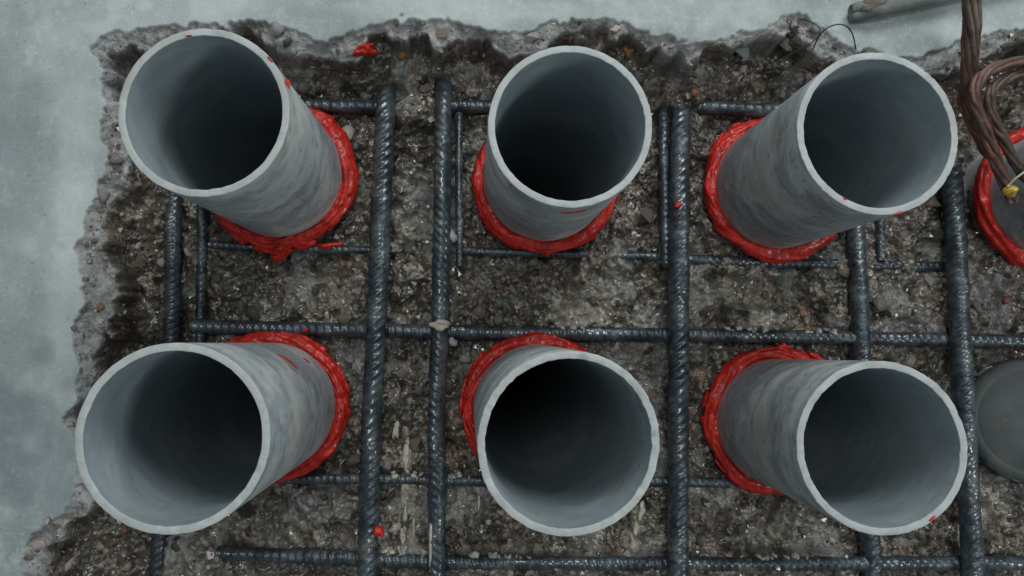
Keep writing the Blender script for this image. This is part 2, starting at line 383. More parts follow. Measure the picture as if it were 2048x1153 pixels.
# buried lengths of bar: low welts of mortar
def welt(px0, py0, px1, py1, z, rad, amt):
    global H
    a = at(px0, py0, z); b = at(px1, py1, z); ex, ey = b.x - a.x, b.y - a.y
    t = np.clip(((GX - a.x) * ex + (GY - a.y) * ey) / (ex * ex + ey * ey), 0, 1)
    d = np.hypot(GX - a.x - t * ex, GY - a.y - t * ey) + 0.002 * noise2(GX / 0.01, GY / 0.01, 77)
    tgt = z + rock * 0.8
    k = sstep(rad, rad * 0.45, d) * amt
    H = np.where(tgt > H, H + (tgt - H) * k, H)
welt(815, 215, 850, 215, -0.034, 0.020, 0.9)
welt(900, 1132, 1330, 1136, -0.0465, 0.011, 1.0); welt(1400, 1130, 1700, 1128, -0.0460, 0.012, 1.0); welt(770, 1116, 850, 1116, -0.043, 0.012, 1.0)
welt(1090, 640, 1200, 640, -0.046, 0.016, 0.8); welt(1480, 640, 1560, 645, -0.046, 0.018, 0.8)
welt(360, 1120, 400, 1140, -0.034, 0.03, 0.9)
welt(1400, 530, 1690, 535, -0.052, 0.012, 0.8)
# clearance round the pipes
for k, (b, t, ax) in PG.items():
    d = np.hypot(GX - b.x, GY - b.y)
    lim = Z_BASE - 0.004 + 0.0035 * noise2(GX / 0.02, GY / 0.02, 91)
    m = sstep(R + 0.022, R + 0.008, d)
    H = np.where(H > lim, H + (lim - H) * m, H)
def hz(x, y):
    i = int(np.clip(np.searchsorted(XS, x) - 1, 0, len(XS) - 2)); j = int(np.clip(np.searchsorted(YS, y) - 1, 0, len(YS) - 2))
    return float(H[i, j])
def nearest(A, x, y):
    i = int(np.clip(np.searchsorted(XS, x), 0, len(XS) - 1)); j = int(np.clip(np.searchsorted(YS, y), 0, len(YS) - 1))
    return float(A[i, j])
V = np.stack([GX, GY, H], -1).reshape(-1, 3)
Q = grid_quads(len(XS), len(YS))
cx = V[Q].mean(1)
keep = np.ones(len(Q), bool)
for k, (b, t, ax) in PG.items():
    keep &= np.hypot(cx[:, 0] - b.x, cx[:, 1] - b.y) > R - 0.0035
me = mesh_np('concrete_slab', V, Q[keep])
dust = sstep(1.0, 0.0, (D - lipw * 0.95) / 0.003) * (0.85 + 0.4 * noise2(GX / 0.012, GY / 0.012, 71))
dust = np.clip(dust + 0.45 * sstep(0.32, 0.55, noise2(GX / 0.032, GY / 0.032, 73) + 0.3 * noise2(GX / 0.009, GY / 0.009, 74)) * sstep(-0.05, -0.03, H * 0 - 0.02) + 0.35 * sstep(0.15, 0.6, noise2(GX / 0.05, GY / 0.05, 72)) * sstep(low + 0.02, low - 0.05, GY), 0, 1)
pale = np.zeros_like(D)       # dried pale slurry on the broken surface
for px, py, rx, ry, am in [(1160, 632, 62, 26, 1), (1520, 640, 52, 20, .9), (812, 960, 9, 110, .9), (826, 1040, 6, 60, .8), (1276, 1060, 8, 60, .8), (957, 1010, 5, 45, .8),
                           (820, 1100, 60, 14, .9), (1000, 1100, 90, 10, .5), (1560, 1050, 90, 50, .5), (1480, 590, 70, 40, .4), (1990, 1020, 50, 60, .5), (1430, 1000, 60, 30, .5),
                           (640, 560, 60, 30, .35), (560, 1060, 80, 40, .4), (900, 1040, 40, 30, .4), (1130, 590, 60, 30, .3), (1880, 560, 50, 50, .4), (340, 1100, 40, 30, .6), (810, 470, 14, 16, .6)]:
    p = at(px, py, -0.056); k_ = 0.00045
    wob = 1 + 0.55 * noise2(GX / 0.010 + px, GY / 0.010, 81) + 0.35 * noise2(GX / 0.004, GY / 0.004, 82)
    q_ = np.hypot((GX - p.x) / (rx * k_), (GY - p.y) / (ry * k_)) * wob
    pale = np.maximum(pale, am * sstep(1.15, 0.7, q_))
smear_ = np.zeros_like(D); stain_ = np.zeros_like(D)
for arr, lst in ((smear_, [(150, 330, 45, 260, .8), (130, 620, 40, 240, .6), (960, 20, 420, 22, .7), (1900, 60, 160, 40, .7), (1300, 30, 120, 30, .6), (130, 60, 60, 60, .5), (1480, 20, 150, 30, .5)]),
                 (stain_, [(40, 860, 90, 130, .9), (30, 300, 70, 260, .45), (20, 640, 60, 160, .5), (90, 960, 70, 80, .7), (60, 200, 40, 90, .4), (640, 25, 120, 22, .35), (30, 420, 60, 90, .4), (1600, 10, 90, 20, .4)])):
    for px, py, rx, ry, am in lst:
        p = at(px, py, 0.0); k_ = 0.00041
        wob = 1 + 0.7 * fbm2(GX / 0.045 + px, GY / 0.045, 4, 85)
        arr[:] = np.maximum(arr, am * sstep(1.3, 0.35, np.hypot((GX - p.x) / (rx * k_), (GY - p.y) / (ry * k_)) * wob))
for nm, A in (('broken', brk), ('dust', dust), ('pale', pale), ('smear', smear_), ('stain', stain_)):
    at_ = me.attributes.new(nm, 'FLOAT', 'POINT'); at_.data.foreach_set('value', A.ravel().astype(np.float32))
slab = link('concrete_slab', me, M_GROUND); slab['kind'] = 'structure'
slab['label'] = 'pale concrete slab with a rough broken-out pocket of exposed aggregate'

# ------------------------------------------------------------------ aggregate stones
import bmesh
def hull_stone(seed, flat):
    r = np.random.default_rng(seed); bm = bmesh.new()
    p = r.normal(size=(13, 3)); p /= np.linalg.norm(p, axis=1)[:, None]; p *= r.uniform(0.8, 1.08, (13, 1))
    p *= np.array([1.0, r.uniform(0.62, 0.95), flat])
    for q in p: bm.verts.new(q)
    bmesh.ops.convex_hull(bm, input=bm.verts)
    for v in [v for v in bm.verts if not v.link_faces]: bm.verts.remove(v)
    bmesh.ops.triangulate(bm, faces=bm.faces)
    me = bpy.data.meshes.new('stone'); bm.to_mesh(me); bm.free()
    return me
stone_meshes = [hull_stone(100 + i, random.uniform(0.5, 0.8)) for i in range(14)]
for m_ in stone_meshes:
    m_.materials.append(M_STONE)
    if random.random() < 0.6: m_.polygons.foreach_set('use_smooth', [True] * len(m_.polygons))
def outside_pipes(x, y, gap):
    return all(math.hypot(x - b.x, y - b.y) > R + gap for b, t, a in PG.values())
def stone_at(x, y, size, me, mat=None, sink=0.35):
    o = bpy.data.objects.new('stone', me); COL.objects.link(o); o.parent = slab
    o.location = (x, y, hz(x, y) + size * (0.5 - sink) * 0.5)
    o.rotation_euler = (random.uniform(-.5, .5), random.uniform(-.5, .5), random.uniform(0, 6.3))
    o.scale = (size / 2, size / 2, size / 2)
    if mat:
        o.material_slots[0].link = 'OBJECT'; o.material_slots[0].material = mat
    return o
special = [(1270, 78, 46, M_ORANGE), (805, 112, 30, M_ORANGE), (822, 140, 20, M_ORANGE), (203, 618, 30, M_ORANGE), (230, 184, 22, M_PINK), (1388, 185, 26, M_RUSSET),
           (1390, 150, 16, M_RUSSET), (1232, 60, 26, M_PINK), (1000, 605, 34, M_GREEN), (998, 640, 34, M_GREEN), (590, 585, 22, M_ORANGE), (2010, 600, 26, M_RUSSET),
           (1035, 615, 22, M_PINK), (1395, 170, 20, M_RUSSET), (850, 222, 16, M_ORANGE), (250, 1060, 20, M_RUSSET), (78, 1085, 30, M_PINK),
           (1640, 55, 40, M_MORTAR), (1600, 60, 52, M_MORTAR), (1500, 85, 40, M_GREEN), (240, 520, 40, M_STONE), (1060, 75, 40, M_MORTAR), (560, 60, 44, M_MORTAR)]
n_st = 0
for px, py, s_, mt in special:
    z = -0.03
    for _ in range(4):
        p = at(px, py, z); z = hz(p.x, p.y)
    stone_at(p.x, p.y, s_ * 0.00043, random.choice(stone_meshes), mt, 0.3); n_st += 1
placed = []
tries = 0
while n_st < 298 and tries < 20000:
    tries += 1
    px, py = random.uniform(30, 2046), random.uniform(20, 1150)
    p = at(px, py, -0.05); x, y = p.x, p.y
    d = nearest(D, x, y)
    if d < 0.006 or not outside_pipes(x, y, 0.014): continue
    p.z = hz(x, y)
    if in_pipe_px(p, 4): continue
    size = min(0.020, max(0.0062, random.lognormvariate(math.log(0.0105), 0.36)))
    if any((x - a) ** 2 + (y - b) ** 2 < (0.5 * (size + c)) ** 2 * 0.8 for a, b, c in placed): continue
    placed.append((x, y, size))
    stone_at(x, y, size, random.choice(stone_meshes), None, random.uniform(0.2, 0.55)); n_st += 1
# the finer aggregate: one object
bases = []
for m_ in stone_meshes:
    co = np.empty(len(m_.vertices) * 3, np.float32); m_.vertices.foreach_get('co', co)
    fi = np.empty(len(m_.polygons) * 3, np.int32); m_.polygons.foreach_get('vertices', fi)
    bases.append((co.reshape(-1, 3), fi.reshape(-1, 3)))
VV, QQ, off = [], [], 0
n = 0
while n < 8000:
    x, y = random.uniform(-0.45, 0.53), random.uniform(-0.28, 0.34)
    d = nearest(D, x, y)
    if d < 0.001 or not outside_pipes(x, y, 0.004): continue
    n += 1
    co, fi = random.choice(bases); s_ = min(0.0075, random.lognormvariate(math.log(0.0036), 0.55)) * 0.5
    E = Matrix.Rotation(random.uniform(0, 6.3), 3, 'Z') @ Matrix.Rotation(random.uniform(-.7, .7), 3, 'X')
    VV.append(co @ np.array(E).T * s_ + np.array([x, y, hz(x, y) + s_ * random.uniform(-0.45, 0.35)])); QQ.append(fi + off); off += len(co)
agg = link('fine_aggregate', mesh_np('fine_aggregate', np.concatenate(VV), np.concatenate(QQ), False), M_AGG, slab)
agg['kind'] = 'stuff'

def catmull(P, ds):
    P = [np.array(p, float) for p in P]
    if len(P) == 2: P = [P[0], (P[0] + P[1]) / 2, P[1]]
    Pe = [2 * P[0] - P[1]] + P + [2 * P[-1] - P[-2]]; out = []
    for i in range(1, len(Pe) - 2):
        p0, p1, p2, p3 = Pe[i - 1:i + 3]; n = max(2, int(np.linalg.norm(p2 - p1) / ds))
        t = np.linspace(0, 1, n, endpoint=False)[:, None]
        out.append(0.5 * ((2 * p1) + (-p0 + p2) * t + (2 * p0 - 5 * p1 + 4 * p2 - p3) * t ** 2 + (-p0 + 3 * p1 - 3 * p2 + p3) * t ** 3))
    out.append(P[-1][None, :]); return np.concatenate(out)
def frames(C, up):
    T = np.gradient(C, axis=0); T /= np.linalg.norm(T, axis=1)[:, None]
    up = np.array(up, float); B = np.cross(T, up); B /= np.linalg.norm(B, axis=1)[:, None] + 1e-9
    N = np.cross(B, T); return T, N, B
def sweep(name, C, rad_fn, ns, up=(0, 0, 1)):
    T, N, B = frames(C, up); n = len(C)
    s = np.concatenate([[0], np.cumsum(np.linalg.norm(np.diff(C, axis=0), axis=1))])[:, None]
    th = np.linspace(0, 2 * math.pi, ns, endpoint=False)[None, :]
    r = rad_fn(s, th) * np.ones((n, ns))
    V = C[:, None, :] + r[..., None] * (np.cos(th)[..., None] * B[:, None, :] + np.sin(th)[..., None] * N[:, None, :])
    V = V.reshape(-1, 3); Q = grid_quads(n, ns, False, True)[:, ::-1]
    # end caps as quads collapsing on centre
    V = np.concatenate([V, C[:1], C[-1:]]); c0, c1 = len(V) - 2, len(V) - 1
    j = np.arange(0, ns, 2)
    cap0 = np.stack([np.full_like(j, c0), j, (j + 1) % ns, (j + 2) % ns], -1)
    e = (n - 1) * ns
    cap1 = np.stack([np.full_like(j, c1), e + (j + 2) % ns, e + (j + 1) % ns, e + j], -1)
    return mesh_np(name, V, np.concatenate([Q, cap0, cap1]))
# ------------------------------------------------------------------ pipes
def frame_for(axis):
    x = Vector((1, 0, 0)); x = (x - axis * x.dot(axis)).normalized(); y = axis.cross(x)
    return Matrix(((x.x, y.x, axis.x), (x.y, y.y, axis.y), (x.z, y.z, axis.z)))
def tube_mesh(h, seed, rough_rim, notches=()):
    nu = 160
    th = np.linspace(0, 2 * math.pi, nu, endpoint=False)
    prof = []   # (radius, z, is_rim)
    for z in np.linspace(-1.1, h - 0.0005, 22): prof.append((R, z))
    prof += [(R - 0.00012, h - 0.00012), (R - 0.0005, h), (R - WALL / 2, h + 0.00005), (R - WALL + 0.0005, h), (R - WALL + 0.00012, h - 0.00012)]
    for z in np.linspace(h - 0.0005, -1.098, 26): prof.append((R - WALL, z))
    prof.append((0.0005, -1.098))
    P = np.array(prof); nv = len(P)
    rr = np.repeat(P[None, :, 0], nu, 0); zz = np.repeat(P[None, :, 1], nu, 0)
    c, s = np.cos(th)[:, None], np.sin(th)[:, None]
    rim = sstep(h - 0.003, h - 0.0005, zz)
    zz = zz + rim * rough_rim * (0.0005 * noise3(c * 1.5, s * 1.5, 0.3, seed) + 0.00016 * noise3(c * 24, s * 24, rr * 300, seed + 1) - 0.0007 * sstep(0.62, 0.85, noise3(c * 13, s * 13, rr * 160, seed + 9)))
    rr = rr + rim * rough_rim * 0.00022 * noise3(c * 16, s * 16, zz * 200, seed + 2)
    for na, nw, nd in notches:
        dth = np.abs(np.mod(th - na + math.pi, 2 * math.pi) - math.pi)[:, None]
        zz = zz - rim * nd * sstep(nw, nw * 0.3, dth) * sstep(R, R - WALL, rr)
    oval = 1 + 0.006 * np.cos(2 * th + seed)[:, None]
    V = np.stack([rr * c * oval, rr * s * oval, zz], -1).reshape(-1, 3)
    Q = grid_quads(nu, nv, wrap_u=True)
    me = mesh_np('tube', V, Q)
    me.materials.append(M_PVC); me.materials.append(M_RIM); me.materials.append(M_PVC_IN)
    v_idx = np.tile(np.arange(nv - 1), nu)
    me.polygons.foreach_set('material_index', np.where(v_idx > 26, 2, (v_idx >= 21).astype(np.int32)).astype(np.int32))
    me.update(); return me
def collar_mesh(seed, z0, wid=0.0064, hgt=0.0085):
    nu, nv = 300, 36
    th = np.linspace(0, 2 * math.pi, nu, endpoint=False)[:, None]; ph = np.linspace(0, 2 * math.pi, nv, endpoint=False)[None, :]
    c, s = np.cos(th), np.sin(th)
    w_ = wid * (1 + 0.45 * noise3(c * 1.6, s * 1.6, 0.5, seed) + 0.25 * noise3(c * 5, s * 5, 1.5, seed + 1))
    h_ = hgt * (1 + 0.18 * noise3(c * 2.2, s * 2.2, 2.5, seed + 2))
    # overlapping strands that wind slowly round the pipe
    twist = ph + 0.5 * np.sin(3 * th + seed) + 1.2 * noise3(c * 2, s * 2, 7.5, seed + 6)
    strand = noise3(np.cos(twist) * 3.0 + c * 1.5, np.sin(twist) * 3.0 + s * 1.5, 0.8 * c, seed + 3)
    strand2 = noise3(np.cos(twist) * 6.5 + c * 3, np.sin(twist) * 6.5 + s * 3, 1.6 * s, seed + 4)
    fine = noise3(c * 26, s * 26, ph * 3, seed + 5)
    k = 1 + 0.22 * strand + 0.16 * strand2 + 0.09 * fine + 0.16 * noise3(c * 9, s * 9, np.sin(ph) * 1.5, seed + 8)
    rr = R + 0.0032 + w_ * k * np.cos(ph); zz = z0 + h_ * k * np.sin(ph)
    rr = np.maximum(rr, R - 0.002)
    V = np.stack([rr * c, rr * s, zz * np.ones_like(c)], -1).reshape(-1, 3)
    return mesh_np('sealant_collar', V, grid_quads(nu, nv, True, True))
def splat(length, width, thick, seed, nu=28, nv=8, jag=0.35):
    """low irregular dome, local xy plane"""
    th = np.linspace(0, 2 * math.pi, nu, endpoint=False)[:, None]; t = np.linspace(0, 1, nv)[None, :]
    c, s = np.cos(th), np.sin(th)
    rad = 1 + jag * noise3(c * 1.3, s * 1.3, 0.2, seed) + 0.28 * jag * noise3(c * 3.2, s * 3.2, 3.2, seed + 1)
    rr = t * rad; x = rr * c * length / 2; y = rr * s * width / 2
    z = thick * np.sqrt(np.clip(1 - t ** 2.2, 0, 1)) * (1 + 0.45 * noise3(x / 0.004, y / 0.004, seed, seed + 2)) - thick * 0.15 * (t > 0.99)
    return np.stack(np.broadcast_arrays(x, y, z), -1).reshape(-1, 3), grid_quads(nu, nv, wrap_u=True)
def hit_cyl(px, py, key):
    b, t, a = PG[key]; d = ray(px, py); o = CAM - b
    dp = d - a * d.dot(a); op = o - a * o.dot(a)
    A, B, C = dp.dot(dp), 2 * dp.dot(op), op.dot(op) - R * R
    q = B * B - 4 * A * C
    tt = (-B - math.sqrt(max(q, 0))) / (2 * A)
    return CAM + d * tt
def pipe(key, label, seed, collar=True, rough=1.0, mat=None, z0=0.003, wid=0.0064, smears=(), rims=(), notches=(), inside=()):
    b, t, a = PG[key]; h = (t - b).length
    e = bpy.data.objects.new('conduit_pipe', None); COL.objects.link(e); e.empty_display_size = 0.05
    Mr = frame_for(a); e.matrix_world = Matrix.Translation(b) @ Mr.to_4x4()
    tag(e, label, 'pipe', 'grey conduit pipes rising from the pocket')
    me = tube_mesh(h, seed, rough, notches)
    if mat: me.materials[0] = mat
    link('tube', me, None, e)
    if collar:
        collar_ = link('sealant_collar', collar_mesh(seed * 7, z0, wid), M_RED, e)
        rs = random.Random(seed)
        for i in range(4):
            a0 = rs.uniform(0, 6.28); span = rs.uniform(0.7, 2.2); u = np.linspace(0, 1, 70); th = a0 + span * u
            rad_ = R + wid * rs.uniform(0.55, 1.45) + 0.0016 * noise3(u * 5, i * 3.3, 0.0, seed)
            zz_ = z0 + 0.0072 - 0.75 * np.maximum(rad_ - R - 0.003, 0) + 0.0012 * noise3(u * 6, i * 1.7, 4.0, seed)
            Cs = np.stack([rad_ * np.cos(th), rad_ * np.sin(th), zz_], -1); r_s = rs.uniform(0.0011, 0.0022)
            link('sealant_strand', sweep('sealant_strand', Cs, lambda a, b: r_s * (0.25 + 0.75 * np.clip(np.sin(np.pi * a / a.max()), 0, 1) ** 0.5) * (1 + 0.25 * noise3(a * 250, b, 0.0, seed + i)), 8), M_RED, collar_)
        for i in range(6):                                   # ragged flaps where the sealant was pressed out
            a0 = rs.uniform(0, 6.28); L_, W_ = rs.uniform(.009, .022), rs.uniform(.004, .008)
            V, Q = splat(L_, W_, .0034, seed * 13 + i, 30, 8, .7); rad_ = R + wid * rs.uniform(1.2, 1.75) - V[:, 1]; th = a0 + V[:, 0] / R
            link('sealant_flap', mesh_np('sealant_flap', np.stack([rad_ * np.cos(th), rad_ * np.sin(th), z0 - 0.0015 + V[:, 2]], -1), Q), M_RED, collar_)
    inv = Mr.transposed()
    for i, (px, py, L, W, ang) in enumerate(smears):        # smears on the outside of the tube
        q = inv @ (hit_cyl(px, py, key) - b); th0 = math.atan2(q.y, q.x)
        V, Q = splat(L, W, 0.0011, seed * 31 + i)
        ca, sa = math.cos(ang), math.sin(ang)
        u = (V[:, 0] * ca - V[:, 1] * sa) / R + th0; zz = q.z + V[:, 0] * sa + V[:, 1] * ca; rr = R + V[:, 2] - 0.0001
        link('sealant_smear', mesh_np('sealant_smear', np.stack([rr * np.cos(u), rr * np.sin(u), zz], -1), Q), M_RED, e)
    for i, (px, py, L, W, ang, mt) in enumerate(inside):       # marks on the inner wall
        d = inv @ ray(px, py); o_ = inv @ (CAM - b); Ri = R - WALL
        A, B, C = d.x ** 2 + d.y ** 2, 2 * (d.x * o_.x + d.y * o_.y), o_.x ** 2 + o_.y ** 2 - Ri ** 2
        tt = (-B + math.sqrt(max(B * B - 4 * A * C, 0))) / (2 * A); q = o_ + d * tt; th0 = math.atan2(q.y, q.x)
        V, Q = splat(L, W, 0.0005, seed * 91 + i); ca, sa = math.cos(ang), math.sin(ang)
        u = (V[:, 0] * ca - V[:, 1] * sa) / Ri + th0; zz = q.z + V[:, 0] * sa + V[:, 1] * ca; rr = Ri - V[:, 2] + 0.0001
        link('dirt_mark' if mt is not M_RED else 'sealant_smear', mesh_np('mark', np.stack([rr * np.cos(u), rr * np.sin(u), zz], -1), Q), mt, e)
    for i, (px, py, L, W) in enumerate(rims):               # dabs on the cut rim
        d = ray(px, py); tt = (t - CAM).dot(a) / d.dot(a); q = inv @ (CAM + d * tt - b)
        th0 = math.atan2(q.y, q.x); V, Q = splat(L, W, 0.0007, seed * 57 + i)
        ca, sa = math.cos(th0 + 1.57), math.sin(th0 + 1.57)
        x = q.x + V[:, 0] * ca - V[:, 1] * sa; y = q.y + V[:, 0] * sa + V[:, 1] * ca
        link('sealant_smear', mesh_np('sealant_smear', np.stack([x, y, h + 0.0002 + V[:, 2]], -1), Q), M_RED, e)
    return e
pipe('tl', 'grey pipe at top left with red collar ending in a ragged red lump below', 3,
     rims=[(575, 166, 0.008, 0.0030), (540, 118, 0.005, 0.0014), (378, 72, 0.004, 0.0014)])
pipe('tm', 'grey pipe in the middle of the upper row, red smear just under its rim', 5,
     smears=[(1150, 424, 0.019, 0.0035, 0.1), (1022, 368, 0.006, 0.003, 0.6)])
pipe('tr', 'grey pipe of the upper row beside the rusty looped cables, leaning right', 8, mat=M_PVC_MID,
     rims=[(1690, 398, 0.003, 0.0012), (1800, 426, 0.006, 0.0016)])
pipe('bl', 'largest looking grey pipe at lower left over the broken slab edge, red streak on side', 12,
     smears=[(575, 722, 0.022, 0.0035, 0.5), (612, 722, 0.008, 0.003, 0.6)])
pipe('bm', 'grey pipe in the middle of the lower row with chipped rim facing the camera', 17, rough=1.5, notches=[(1.42, 0.09, 0.0022), (0.05, 0.06, 0.0016), (2.6, 0.05, 0.0014), (0.55, 0.16, 0.0010)], inside=[(1252, 775, 0.020, 0.0022, 0.25, M_STICK_END), (1285, 820, 0.018, 0.0020, -0.1, M_STICK_END), (1247, 962, 0.006, 0.0020, 0.9, M_RED), (1275, 940, 0.010, 0.0016, 0.4, M_STICK_END)])
pipe('br', 'grey pipe of the lower row with pale rim, second from the right edge', 21, rough=1.3, mat=M_PVC_MID, wid=0.0072,
     rims=[(1864, 1038, 0.006, 0.0022)])
pipe('er', 'grey pipe cut off by the right edge, red collar, under the looped cables', 26, mat=M_PVC_DARK)
es = pipe('es', 'short dark grey capped pipe end without red collar at the lower right edge', 29, collar=False, mat=M_PVC_DARK)
hs_ = (PG['es'][1] - PG['es'][0]).length
prof = np.array([(R + 0.0016, hs_ - 0.012), (R + 0.0018, hs_ - 0.004), (R + 0.0012, hs_ - 0.0012), (R - 0.0006, hs_ + 0.0010), (R - 0.0040, hs_ + 0.0020), (R - 0.0085, hs_ + 0.0029), (R - 0.0092, hs_ + 0.0028), (R - 0.0100, hs_ + 0.0030), (R * 0.5, hs_ + 0.0042), (0.0004, hs_ + 0.0048)])
th_ = np.linspace(0, 2 * math.pi, 120, endpoint=False)
Vc = np.stack([prof[None, :, 0] * np.cos(th_)[:, None], prof[None, :, 0] * np.sin(th_)[:, None], np.repeat(prof[None, :, 1], 120, 0)], -1).reshape(-1, 3)
link('end_cap', mesh_np('end_cap', Vc, grid_quads(120, len(prof), wrap_u=True)), M_CAP, es)

# ------------------------------------------------------------------ reinforcing bars
def rebar(label, pts, dia, pitch, slope, rot=0.3, seed=0, amp=1.0, group='reinforcing bars in the pocket'):
    C = catmull([tuple(at(x, y, z)) for x, y, z in pts], 0.0010)
    C[:, 2] += 0.0004 * noise3(C[:, 0] * 40, C[:, 1] * 40, 0.0, seed)
    r0 = dia / 2 * 0.94; hgt = dia * 0.095 * amp
    def rad(s, th):
        t = np.mod(th + rot, 2 * math.pi); half = np.mod(t, math.pi)
        sg = np.where(t < math.pi, 1.0, -1.0)
        f = np.mod(s / pitch + slope * half / math.pi + 0.5 * (sg < 0), 1.0)
        rib = np.exp(-((f - 0.5) / 0.19) ** 2) * np.clip(np.sin(half) * 1.6, 0, 1)
        lon = np.exp(-((np.minimum(half, math.pi - half)) / 0.22) ** 2)
        wear = np.clip(0.88 + 0.7 * noise3(s * 28, th * 0.5, 1.0, seed + 50), 0.12, 1.0)
        return r0 + hgt * np.maximum(rib * wear, 0.6 * lon) + 0.00022 * noise3(s * 350, th * 2, 0.0, seed) + dia * 0.09 * sstep(0.35, 0.8, noise3(s * 55, th * 0.9, 3.0, seed + 40)) * (0.7 + 0.5 * noise3(s * 500, th * 4, 0.0, seed + 41))
    o = link('reinforcing_bar', sweep('reinforcing_bar', C, rad, 28), M_REBAR)
    return tag(o, label, 'rebar', group)
ZV, ZH, ZH2 = -0.0325, -0.0465, -0.0535
rebar('thick vertical ribbed bar between the left and middle pipes, the left one of the pair', [(773, 182, ZV - .028), (772, 215, ZV - .008), (770, 265, ZV), (762, 420, ZV), (754, 620, ZV), (744, 820, ZV), (738, 1000, ZV), (733, 1210, ZV)], 0.0170, 0.0078, 2.4, seed=1)
rebar('thick vertical ribbed bar just left of the middle pipes, the right one of the pair', [(886, 158, ZV - .028), (886, 195, ZV - .008), (886, 255, ZV), (884, 420, ZV), (881, 600, ZV), (874, 800, ZV), (873, 1000, ZV), (874, 1210, ZV)], 0.0148, 0.0074, -2.4, seed=2)
rebar('thin short vertical bar next to the upper middle pipe, on its left', [(918, 205, ZH - .020), (918, 245, ZH + .003), (918, 380, ZH + .006), (919, 532, ZH + .005)], 0.0066, 0.0048, 0.5, seed=3)
rebar('thick vertical ribbed bar between the middle and right pipes', [(1365, 205, ZV - .030), (1363, 245, ZV - .010), (1360, 310, ZV - .002), (1357, 600, ZV), (1357, 850, ZV), (1356, 1210, ZV)], 0.0170, 0.0080, 2.2, seed=4)
rebar('thin vertical bar touching the left of the thick bar right of the upper middle pipe', [(1327, 212, ZH - .020), (1327, 250, ZH + .003), (1329, 380, ZH + .006), (1331, 528, ZH + .005)], 0.0084, 0.0055, 0.5, seed=5)
rebar('thick vertical bar mostly hidden behind the two right hand pipes', [(1706, 400, ZV - .016), (1716, 560, ZV - .014), (1722, 700, ZV - .014), (1732, 900, ZV - .014), (1746, 1210, ZV - .014)], 0.0165, 0.0080, 2.0, seed=6)
rebar('short thin bar end showing just below the upper right pipe', [(1760, 400, ZH2 + .004), (1760, 522, ZH2 + .004)], 0.0085, 0.0055, 0.5, seed=7)
rebar('thick vertical bar near the right edge running down past the last pipes', [(1902, 330, ZV - .012), (1910, 450, ZV - .010), (1922, 700, ZV - .006), (1936, 950, ZV - .004), (1948, 1210, ZV - .004)], 0.0175, 0.0080, 2.0, seed=8)
rebar('leftmost vertical ribbed bar between the two left pipes', [(350, 360, ZV - .022), (346, 480, ZV - .018), (344, 640, ZV - .018), (336, 850, ZV - .018), (318, 1080, ZV - .014), (312, 1210, ZV - .014)], 0.0135, 0.0058, 1.6, seed=9)
rebar('thin bar right of the leftmost vertical bar, under the top left pipe', [(404, 380, ZH2 + .004), (403, 524, ZH2 + .003), (402, 600, ZH2 - .003), (400, 700, ZH2 + .001)], 0.0085, 0.0055, 0.8, seed=10)
rebar('horizontal bar at the top between the left and middle pipes', [(560, 208, ZH2 + .006), (760, 214, ZH + .001), (985, 212, ZH - .001)], 0.0110, 0.0075, 0.4, seed=11)
rebar('horizontal bar end sticking out of the concrete left of the upper right pipe', [(1392, 214, ZH), (1500, 220, ZH), (1610, 224, ZH - .002)], 0.0125, 0.0080, 0.4, seed=12)
rebar('thin horizontal bar under the red collar of the top left pipe', [(404, 488, ZH2 - .003), (560, 496, ZH2), (748, 500, ZH2)], 0.0068, 0.0052, 0.4, seed=13)
rebar('thin horizontal bar under the red collar of the upper middle pipe', [(926, 502, ZH2), (1100, 507, ZH2), (1345, 514, ZH2)], 0.0072, 0.0052, 0.4, seed=14)
rebar('thin horizontal bar half buried below the upper right pipe', [(1365, 518, ZH2 - .001), (1540, 526, ZH2 + .001), (1720, 530, ZH2), (1900, 534, ZH2 - .003)], 0.0092, 0.0060, 0.4, seed=15)
rebar('long horizontal ribbed bar crossing between the upper and lower rows of pipes', [(385, 652, ZH - .003), (600, 658, ZH), (900, 664, ZH), (1200, 668, ZH), (1500, 672, ZH), (1800, 678, ZH - .002), (2200, 686, ZH - .002)], 0.0122, 0.0068, 0.35, seed=16)
rebar('thin horizontal bar crossing behind the lower middle pipe', [(560, 958, ZH), (760, 958, ZH), (960, 962, ZH), (1200, 962, ZH), (1460, 966, ZH)], 0.0086, 0.0060, 0.4, seed=17)
rebar('horizontal bar half buried along the bottom edge', [(385, 1104, ZH + .003), (600, 1112, ZH + .003), (900, 1124, ZH + .001), (1400, 1128, ZH + .001), (2200, 1126, ZH + .001)], 0.0122, 0.0068, 0.4, seed=18)

# ------------------------------------------------------------------ mortar and sealant bits
def ground_hit(px, py):
    z = -0.04
    for _ in range(6):
        p = at(px, py, z); z = hz(p.x, p.y)
    return Vector((p.x, p.y, z))
def lump(name, p, L, W, T, mat, seed, rot=0.0, parent=None, jag=0.35):
    V, Q = splat(L, W, T, seed, 36, 10, jag); c, s = math.cos(rot), math.sin(rot)
    V2 = V.copy(); V2[:, 0] = V[:, 0] * c - V[:, 1] * s; V2[:, 1] = V[:, 0] * s + V[:, 1] * c
    # close the underside
    nu, nv = 36, 10
    ringv = V2.reshape(nu, nv, 3)[:, -1, :]; bot = ringv.copy(); bot[:, 2] -= T * 0.4; bot[:, :2] *= 0.8
    n0 = len(V2); ctr = np.array([[0, 0, -T * 0.4]])
    V3 = np.concatenate([V2, bot, ctr]); i = np.arange(nu); j = (i + 1) % nu
    q1 = np.stack([i * nv + nv - 1, j * nv + nv - 1, n0 + j, n0 + i], -1)
    k = np.arange(0, nu, 2); q2 = np.stack([n0 + k, n0 + (k + 1) % nu, n0 + (k + 2) % nu, np.full_like(k, n0 + nu)], -1)
    return link(name, mesh_np(name, V3, np.concatenate([Q, q1, q2])), mat, parent, p)
U = 0.00043
